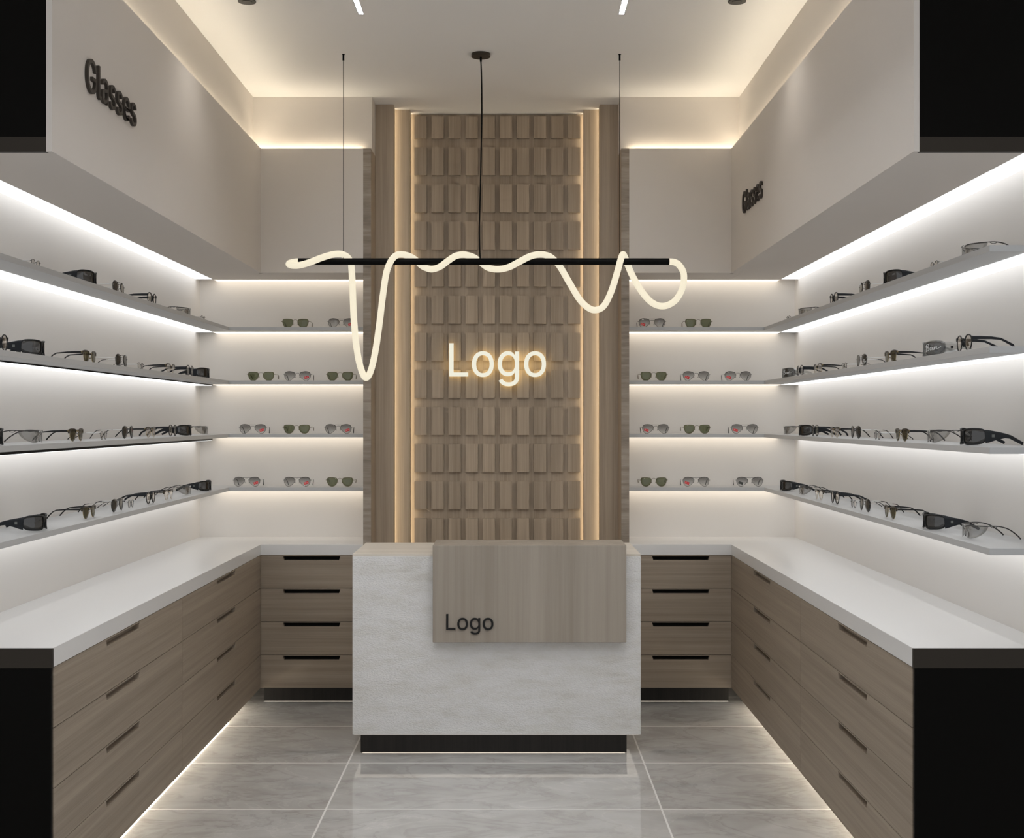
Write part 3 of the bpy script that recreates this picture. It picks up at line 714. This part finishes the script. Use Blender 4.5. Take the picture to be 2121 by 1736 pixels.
def wire_temples(S, x, z, wm, tip, L=0.128, r=0.0009, y0=0.004):
    for s in (-1, 1):
        pts = spline([(s*(x-0.004), y0-0.002, z), (s*x, y0+0.004, z), (s*(x+0.001), L*0.4, z+0.0005), (s*(x-0.001), L*0.66, z+0.0005)], 4)
        t = S.add('temple', tube(bmesh.new(), pts, r, 8), wm)
        tp = spline([(s*(x-0.001), L*0.66, z+0.0005), (s*(x-0.002), L*0.78, z-0.002), (s*(x-0.004), L*0.88, z-0.011), (s*(x-0.007), L*0.97, 0.006), (s*(x-0.008), L, 0.0022)], 4)
        n = len(tp)
        S.add('temple_tip', tube(bmesh.new(), tp, [r*1.25 + 0.0010*(i/n) for i in range(n)], 8), tip, parent=t)

def bar_temples(S, x, z, m, L=0.126, h0=0.0042, h1=0.0024, th=0.0017, y0=0.004, bend=0.74):
    for s in (-1, 1):
        ys = [(y0, z, h0), (L*0.2, z, h0), (L*0.45, z-0.0005, (h0+h1)/2), (L*bend, z-0.0035, h1), (L*(bend+0.09), z-0.009, h1), (L*0.93, z-0.021, h1*1.15), (L, 0.0035, h1*1.2)]
        secs = [(s*(x - 0.006*(y/L)**2), y, zz, hh, th) for y, zz, hh in ys]
        S.add('temple', ribbon(bmesh.new(), secs), m, smooth=False)

def make_square():                                   # green square metal sunglasses
    S = Specs('sunglasses', 'glasses')
    o = closed2([(0.0115,0.034),(0.0175,0.0425),(0.030,0.0452),(0.046,0.0455),(0.0595,0.0445),(0.0655,0.037),(0.064,0.022),(0.0555,0.0065),(0.041,0.0012),(0.026,0.0050),(0.0145,0.0185)])
    for s, oo in ((1, o), (-1, mirror(o))): S.add('lens', lens_mesh(oo, flatw), 'l_green')
    bm = bmesh.new()
    for oo in (o, mirror(o)): tube(bm, rim_pts(oo, flatw, 0.0008), 0.0011, 6, True)
    tube(bm, spline([(-0.0125,0,0.036),(-0.007,0,0.0405),(0,0,0.0420),(0.007,0,0.0405),(0.0125,0,0.036)], 4), 0.0009, 6)
    for s in (-1, 1):
        tube(bm, spline([(s*0.065,0.004,0.033),(s*0.069,0.003,0.033),(s*0.0725,0.006,0.033)], 3), 0.0011, 6)
        tube(bm, spline([(s*0.0125,0.001,0.028),(s*0.0105,0.006,0.025),(s*0.0105,0.009,0.019)], 3), [0.0006]*6+[0.0022], 6)
    S.add('frame', bm, 'e_bronze')
    wire_temples(S, 0.0725, 0.033, M['e_bronze'], M['e_bronze'], L=0.125, r=0.0010)
    return S.root
AV = [(0.0105,0.0330),(0.0165,0.0425),(0.028,0.0470),(0.045,0.0485),(0.060,0.0440),(0.0665,0.033),(0.0645,0.018),(0.0560,0.0055),(0.0435,0.0012),(0.0300,0.0065),(0.0180,0.0175),(0.0115,0.0255)]
def make_aviator(lens='l_dark', wire='e_gun', wire_t='e_silver', sticker=0, sticker_m='e_red', print_m='e_white', script=False, rim=0.0009, L=0.128):
    S = Specs('aviator_sunglasses', 'glasses')
    o = closed2(AV)
    for s, oo in ((1, o), (-1, mirror(o))):
        l = S.add('lens', lens_mesh(oo, flatw), lens)
        if sticker == s:
            cx, cz, a = s*0.0465, 0.0185, s*0.30
            def R(u, v): return (cx+u*math.cos(a)-v*math.sin(a), cz+u*math.sin(a)+v*math.cos(a))
            bm = bmesh.new(); P = [R(-0.0115,-0.006), R(0.0115,-0.006), R(0.0115,0.006), R(-0.0115,0.006)]
            A = [bm.verts.new((x, flatw(x)-0.0011, z)) for x, z in P]; B = [bm.verts.new((x, flatw(x)-0.0003, z)) for x, z in P]
            bm.faces.new(A); bm.faces.new(B)
            for i in range(4): bm.faces.new((A[i], A[(i+1) % 4], B[(i+1) % 4], B[i]))
            st = S.add('sticker', bm, sticker_m, smooth=False)
            st['label'] = 'small rectangular sticker with a pale script'
            ks = [[R(-0.008,-0.004), R(-0.0075,0.003), R(-0.004,0.004), R(-0.0035,0.001), R(-0.0065,0.0), R(-0.002,-0.0035)], [R(-0.001,-0.002), R(0.001,0.0015), R(0.0025,-0.0015), R(0.0045,0.002), R(0.006,-0.001), R(0.009,0.002)]]
            S.add('print', squiggle(ks, flatw, -0.0012, 0.0004), print_m, parent=st)
        elif script and s == 1:
            ks = [[(0.030,0.014),(0.034,0.026),(0.041,0.029),(0.042,0.024),(0.036,0.021),(0.044,0.018),(0.041,0.012),(0.034,0.012)], [(0.046,0.017),(0.049,0.022),(0.051,0.017),(0.054,0.022),(0.056,0.018),(0.060,0.023)]]
            S.add('print', squiggle(ks, flatw, -0.0006, 0.0009), 'e_white', parent=l)
    bm = bmesh.new()
    for oo in (o, mirror(o)): tube(bm, rim_pts(oo, flatw, 0.0008), rim, 6, True)
    tube(bm, [(-0.019,0.0005,0.0452),(0.019,0.0005,0.0452)], rim*0.9, 6)
    tube(bm, spline([(-0.0115,0.0005,0.0355),(-0.006,0,0.0388),(0.006,0,0.0388),(0.0115,0.0005,0.0355)], 4), rim, 6)
    for s in (-1, 1):
        tube(bm, spline([(s*0.066,0.004,0.033),(s*0.069,0.003,0.033),(s*0.071,0.006,0.033)], 3), 0.0012, 6)
        tube(bm, spline([(s*0.0125,0.001,0.026),(s*0.0105,0.006,0.024),(s*0.0105,0.009,0.018)], 3), [0.0006]*6+[0.0024], 6)
    S.add('frame', bm, wire)
    wire_temples(S, 0.071, 0.033, M[wire_t], M['e_black'], L=L)
    return S.root
def make_clubmaster(lens='l_brown', rimm='e_gold'):
    S = Specs('browline_glasses', 'glasses')
    o = closed2([(0.0115,0.031),(0.0165,0.0385),(0.030,0.0412),(0.046,0.0412),(0.0575,0.0375),(0.0605,0.028),(0.0575,0.0135),(0.0480,0.0030),(0.0360,0.0008),(0.0230,0.0055),(0.0140,0.018)])
    for oo in (o, mirror(o)): S.add('lens', lens_mesh(oo, flatw), lens)
    bm = bmesh.new()
    for oo in (o, mirror(o)): tube(bm, rim_pts(oo, flatw, 0.0008), 0.0007, 6, True)
    tube(bm, spline([(-0.0125,0,0.031),(-0.006,0,0.0345),(0.006,0,0.0345),(0.0125,0,0.031)], 4), 0.0013, 6)
    for s in (-1, 1): tube(bm, spline([(s*0.0125,0.001,0.024),(s*0.0105,0.006,0.021),(s*0.0105,0.009,0.016)], 3), [0.0006]*6+[0.0024], 6)
    S.add('frame', bm, rimm)
    for s in (-1, 1):
        pts = spline([(s*0.0105,0.000,0.0285),(s*0.0155,0.000,0.0375),(s*0.028,0.001,0.0412),(s*0.046,0.002,0.0412),(s*0.060,0.0035,0.0390),(s*0.066,0.005,0.0360)], 4)
        n = len(pts)
        bm = tube(bmesh.new(), pts, [0.0018+0.0022*(i/n) for i in range(n)], 8, flat=0.7)
        box(bm, s*0.0600, s*0.0685, 0.003, 0.0075, 0.0275, 0.0400)
        br_ = S.add('browline', bm, 'e_tort', smooth=False)
        box_ = boxes((s*0.0687, s*0.0692, 0.005, 0.009, 0.0345, 0.0365)); S.add('rivet', box_, 'e_gold', parent=br_, smooth=False)
    bar_temples(S, 0.0672, 0.0352, 'e_black', L=0.128, h0=0.0035, h1=0.0019, y0=0.006)
    return S.root
def make_panto():
    S = Specs('round_eyeglasses', 'glasses')
    o = closed2([(0.0125,0.028),(0.0150,0.0395),(0.0240,0.0475),(0.0360,0.0490),(0.0480,0.0460),(0.0560,0.0370),(0.0565,0.0240),(0.0490,0.0090),(0.0360,0.0022),(0.0230,0.0075),(0.0150,0.0180)])
    for oo in (o, mirror(o)): S.add('lens', lens_mesh(oo, flatw), 'l_clear')
    bm = bmesh.new()
    for oo in (o, mirror(o)): tube(bm, rim_pts(oo, flatw, 0.0008), 0.0019, 8, True)
    tube(bm, spline([(-0.013,0,0.034),(-0.005,-0.0005,0.0375),(0.005,-0.0005,0.0375),(0.013,0,0.034)], 4), 0.0028, 8)
    for s in (-1, 1):
        secs = [(s*0.012,0.001,0.032,0.004,0.0014),(s*0.0115,0.006,0.026,0.006,0.0012),(s*0.0125,0.009,0.017,0.004,0.0010)]
        ribbon(bm, secs)
        ribbon(bm, [(s*0.0585,0.0015,0.0385,0.0052,0.0035),(s*0.0610,0.005,0.0388,0.0052,0.0022)])
    S.add('frame', bm, 'e_black')
    bar_temples(S, 0.0615, 0.0385, 'e_navy', L=0.130, h0=0.0048, h1=0.0032, th=0.0018, y0=0.004, bend=0.66)
    return S.root
def make_shield(frame='e_navy', rimm='e_black', lens='l_black', script=False):
    S = Specs('wraparound_sunglasses', 'glasses')
    o = closed2([(0.0085,0.030),(0.0115,0.0415),(0.022,0.0455),(0.045,0.0475),(0.062,0.0450),(0.0675,0.034),(0.0670,0.017),(0.0600,0.0070),(0.040,0.0035),(0.020,0.0045),(0.0105,0.0130)], 6)
    for s, oo in ((1, o), (-1, mirror(o))):
        l = S.add('lens', lens_mesh(oo, wrapw, 0.002), lens)
        if script and s == 1:
            ks = [[(0.0165,0.014),(0.0180,0.026),(0.0195,0.036)], [(0.0150,0.029),(0.0190,0.037),(0.0260,0.0385),(0.0275,0.034),(0.0205,0.0275),(0.0285,0.0265),(0.0275,0.0195),(0.0185,0.0165)],
                  [(0.0400,0.0275),(0.0350,0.0285),(0.0325,0.0230),(0.0345,0.0195),(0.0385,0.0230),(0.0405,0.0285),(0.0405,0.0205),(0.0435,0.0215)], [(0.0440,0.0200),(0.0455,0.0295),(0.0460,0.0215),(0.0495,0.0295),(0.0515,0.0290),(0.0510,0.0225),(0.0550,0.0245),(0.0610,0.0300)]]
            S.add('print', squiggle(ks, wrapw, -0.0008, 0.0010), 'e_white', parent=l)
    bm = bmesh.new()
    for oo in (o, mirror(o)): tube(bm, rim_pts(oo, wrapw, 0.001), 0.0024, 8, True)
    ribbon(bm, [(-0.0085,0.0005,0.033,0.0095,0.002),(-0.0085,0.004,0.033,0.0095,0.002)])
    ribbon(bm, [(0.0085,0.0005,0.033,0.0095,0.002),(0.0085,0.004,0.033,0.0095,0.002)])
    box(bm, -0.009, 0.009, 0.0005, 0.0045, 0.0250, 0.0425)
    for s in (-1, 1):
        ribbon(bm, [(s*0.0085,0.002,0.026,0.004,0.002),(s*0.0110,0.009,0.014,0.005,0.0016),(s*0.0125,0.010,0.006,0.002,0.0012)])
    S.add('frame', bm, rimm)
    for s in (-1, 1):
        x = 0.0690
        pr = [(0.040,0.0255,0.0190),(0.052,0.0265,0.0172),(0.066,0.0275,0.0135),(0.082,0.0280,0.0100),(0.098,0.0275,0.0065),(0.112,0.0245,0.0052),(0.122,0.0190,0.0050),(0.136,0.0115,0.0046),(0.148,0.0052,0.0042)]
        t = S.add('temple', ribbon(bmesh.new(), [(s*(x-0.004*(y/0.15)**2), y, z, hh, 0.0019) for y, z, hh in pr]), frame, smooth=False)
        S.add('badge', boxes((s*(x+0.0004), s*(x+0.0014), 0.0585, 0.0665, 0.0235, 0.0315)), 'e_greytxt' if frame == 'e_navy' else 'e_black', smooth=False, parent=t)
    return S.root
def make_sport():
    S = Specs('rimless_sunglasses', 'glasses')
    o = closed2([(0.0085,0.0310),(0.0150,0.0355),(0.030,0.0375),(0.050,0.0380),(0.0660,0.0385),(0.0675,0.0340),(0.0630,0.0220),(0.0540,0.0110),(0.0420,0.0040),(0.0280,0.0012),(0.0160,0.0050),(0.0100,0.0170)], 5)
    for oo in (o, mirror(o)): S.add('lens', lens_mesh(oo, wrapw, 0.002), 'l_smoke')
    bm = bmesh.new()
    for s in (-1, 1):
        tube(bm, [(q.x, wrapw(q.x)-0.0005, q.z) for q in spline([(s*0.0090,0,0.0335),(s*0.0155,0,0.0370),(s*0.030,0,0.0385),(s*0.050,0,0.0390),(s*0.0685,0,0.0392)], 5)], [0.0012]*8+[0.0016]*13, 8)
        tube(bm, spline([(s*0.0090,0.001,0.0300),(s*0.0100,0.008,0.021),(s*0.0115,0.010,0.012),(s*0.0135,0.009,0.004)], 4), [0.0008]*6+[0.0017]*7, 6)
    S.add('frame', bm, 'e_gun')
    bm = tube(bmesh.new(), spline([(-0.0100,0.0005,0.0335),(-0.005,-0.001,0.0385),(0.005,-0.001,0.0385),(0.0100,0.0005,0.0335)], 5), 0.0017, 8)
    S.add('bridge', bm, 'e_silver')
    for s in (-1, 1):
        up = spline([(s*0.0685,0.0425,0.0392),(s*0.0705,0.055,0.0400),(s*0.0705,0.068,0.0395),(s*0.0695,0.082,0.0375),(s*0.0675,0.100,0.0320),(s*0.0655,0.117,0.0220),(s*0.0630,0.132,0.0100),(s*0.0620,0.139,0.0025)], 4)
        n = len(up)
        bm = tube(bmesh.new(), up, [0.0013+0.0009*(i/n) for i in range(n)], 8)
        tube(bm, spline([(s*0.0695,0.049,0.0392),(s*0.0710,0.056,0.0352),(s*0.0710,0.063,0.0352),(s*0.0705,0.070,0.0390)], 4), 0.0009, 6)
        S.add('temple', bm, 'e_gun')
    return S.root
def make_small():
    S = Specs('oval_eyeglasses', 'glasses')
    o = closed2([(0.0065,0.018),(0.0085,0.0255),(0.0150,0.0295),(0.0240,0.0300),(0.0310,0.0260),(0.0325,0.0170),(0.0285,0.0065),(0.0205,0.0012),(0.0120,0.0045),(0.0075,0.0110)])
    for oo in (o, mirror(o)): S.add('lens', lens_mesh(oo, flatw, 0.0012), 'l_clear')
    bm = bmesh.new()
    for oo in (o, mirror(o)): tube(bm, rim_pts(oo, flatw, 0.0006), 0.0009, 6, True)
    tube(bm, spline([(-0.007,0,0.019),(-0.003,0,0.0225),(0.003,0,0.0225),(0.007,0,0.019)], 4), 0.0008, 6)
    for s in (-1, 1): tube(bm, spline([(s*0.032,0.001,0.0235),(s*0.036,0.000,0.024),(s*0.0385,0.004,0.024)], 3), 0.0010, 6)
    S.add('frame', bm, 'e_gun')
    wire_temples(S, 0.0385, 0.024, M['e_silver'], M['e_black'], L=0.120, r=0.0007)
    return S.root

PROTO = {'H': make_square(), 'C': make_aviator(), 'Cs': make_aviator(wire='e_silver', script=True, rim=0.0012), 'B': make_clubmaster(), 'G': make_clubmaster('l_clear'),
         'I+': make_aviator('l_grad', 'e_gun', 'e_silver', 1, L=0.110), 'I-': make_aviator('l_grad', 'e_gun', 'e_silver', -1, L=0.110), 'Ig': make_aviator('l_grad', 'e_gun', 'e_silver', -1, 'e_grey', 'e_greytxt', L=0.110),
         'D': make_panto(), 'A': make_shield(), 'J': make_shield('e_clear', 'e_clear', 'l_grey', True), 'E': make_sport(), 'F': make_small()}
used = set()
DESC = {'H': 'green square sunglasses', 'C': 'dark grey aviator sunglasses', 'Cs': 'aviator sunglasses with white script', 'B': 'black browline sunglasses', 'G': 'clear browline glasses',
        'I+': 'grey gradient aviators with red sticker', 'I-': 'grey gradient aviators with red sticker', 'Ig': 'grey gradient aviators with grey sticker', 'D': 'round black eyeglasses',
        'A': 'black wraparound sunglasses', 'J': 'clear wraparounds with white script', 'E': 'rimless pale grey sunglasses', 'F': 'small oval wire eyeglasses'}
def place(kind, loc, rz, label, group):
    r = PROTO[kind]
    if kind in used: r = dup(r)
    used.add(kind)
    r.location = loc; r.rotation_euler = (0, 0, rz)
    r['label'] = label; r['category'] = 'glasses'; r['group'] = group

SIDE_ROWS = {
 'left': [
  [('E', .582), ('F', .637), ('A', .7125), ('C', .7665), ('D', .837), ('E', .932), ('F', .982)],
  [('D', .5877), ('A', .633), ('B', .7137), ('C', .772), ('F', .817), ('G', .883), ('D', .9354), ('A', .979)],
  [('A', .581), ('E', .637), ('B', .692), ('F', .743), ('C', .785), ('G', .8346), ('D', .888), ('A', .924), ('E', .985)],
  [('E', .580), ('A', .636), ('B', .713), ('C', .764), ('F', .796), ('D', .834), ('G', .878), ('E', .933), ('A', .985)]],
 'right': [
  [('E', .5946), ('F', .643), ('A', .7116), ('C', .765), ('D', .837), ('E', .935), ('F', .9825)],
  [('D', .596), ('J', .643), ('B', .7123), ('Cs', .771), ('F', .817), ('G', .8816), ('D', .935), ('J', .979)],
  [('A', .589), ('E', .644), ('B', .692), ('F', .743), ('C', .7845), ('G', .8353), ('D', .889), ('A', .922), ('E', .986)],
  [('E', .594), ('A', .643), ('B', .713), ('C', .764), ('F', .795), ('D', .834), ('G', .878), ('E', .934), ('A', .987)]]}
EPS = 0.0004
for side in ('left', 'right'):
    s = -1 if side == 'left' else 1
    for i, row in enumerate(SIDE_ROWS[side]):
        kinds = [k for k, _ in row]
        for k, t in row:
            if side == 'left': xx = {'A': -615, 'J': -615, 'E': -622, 'F': -628}.get(k, -623)
            else: xx = {'A': 549, 'J': 549, 'E': 556, 'F': 562}.get(k, 557)
            where = '%s wall %s shelf' % (side, ORD[i])
            lab = '%s on the %s' % (DESC[k], where)
            if kinds.count(k) > 1:
                lab += ', near end' if t < 0.75 else ', by the back corner'
            place(k, (X(xx), Y(t), Z(SHZ[i][0])+EPS), math.pi/2 if side == 'left' else -math.pi/2, lab, 'glasses on the %s wall shelves' % side)
BACK_ROWS = {
 'left': [[('H', 611.8), ('I+', 707)], [('H', 540.5), ('I+', 616), ('H', 704.3)], [('I+', 523.4), ('H', 614.4), ('I+', 700.5)], [('I+', 511), ('I+', 615.4), ('H', 703.8)]],
 'right': [[('I-', 1350.5), ('H', 1446.5)], [('H', 1354), ('I-', 1442.2), ('I-', 1528.6)], [('I-', 1357.8), ('H', 1443.6), ('I-', 1542.6)], [('H', 1354), ('I-', 1442), ('Ig', 1553)]]}
for side in ('left', 'right'):
    for i, row in enumerate(BACK_ROWS[side]):
        kinds = [k for k, _ in row]
        for j, (k, x) in enumerate(row):
            lab = '%s, %s back shelf %s of the feature wall' % (DESC[k], ORD[i], side)
            if kinds.count(k) > 1:
                idx = [q for q, kk in enumerate(kinds) if kk == k]
                lab = '%s, %s back shelf %s of feature wall, %s of two' % (DESC[k], ORD[i], side, 'left' if j == idx[0] else 'right')
            place(k, (PX(x, 1.045), Y(1.045), Z(SHZ[i][0])+EPS), 0, lab, 'glasses on the back wall shelves')
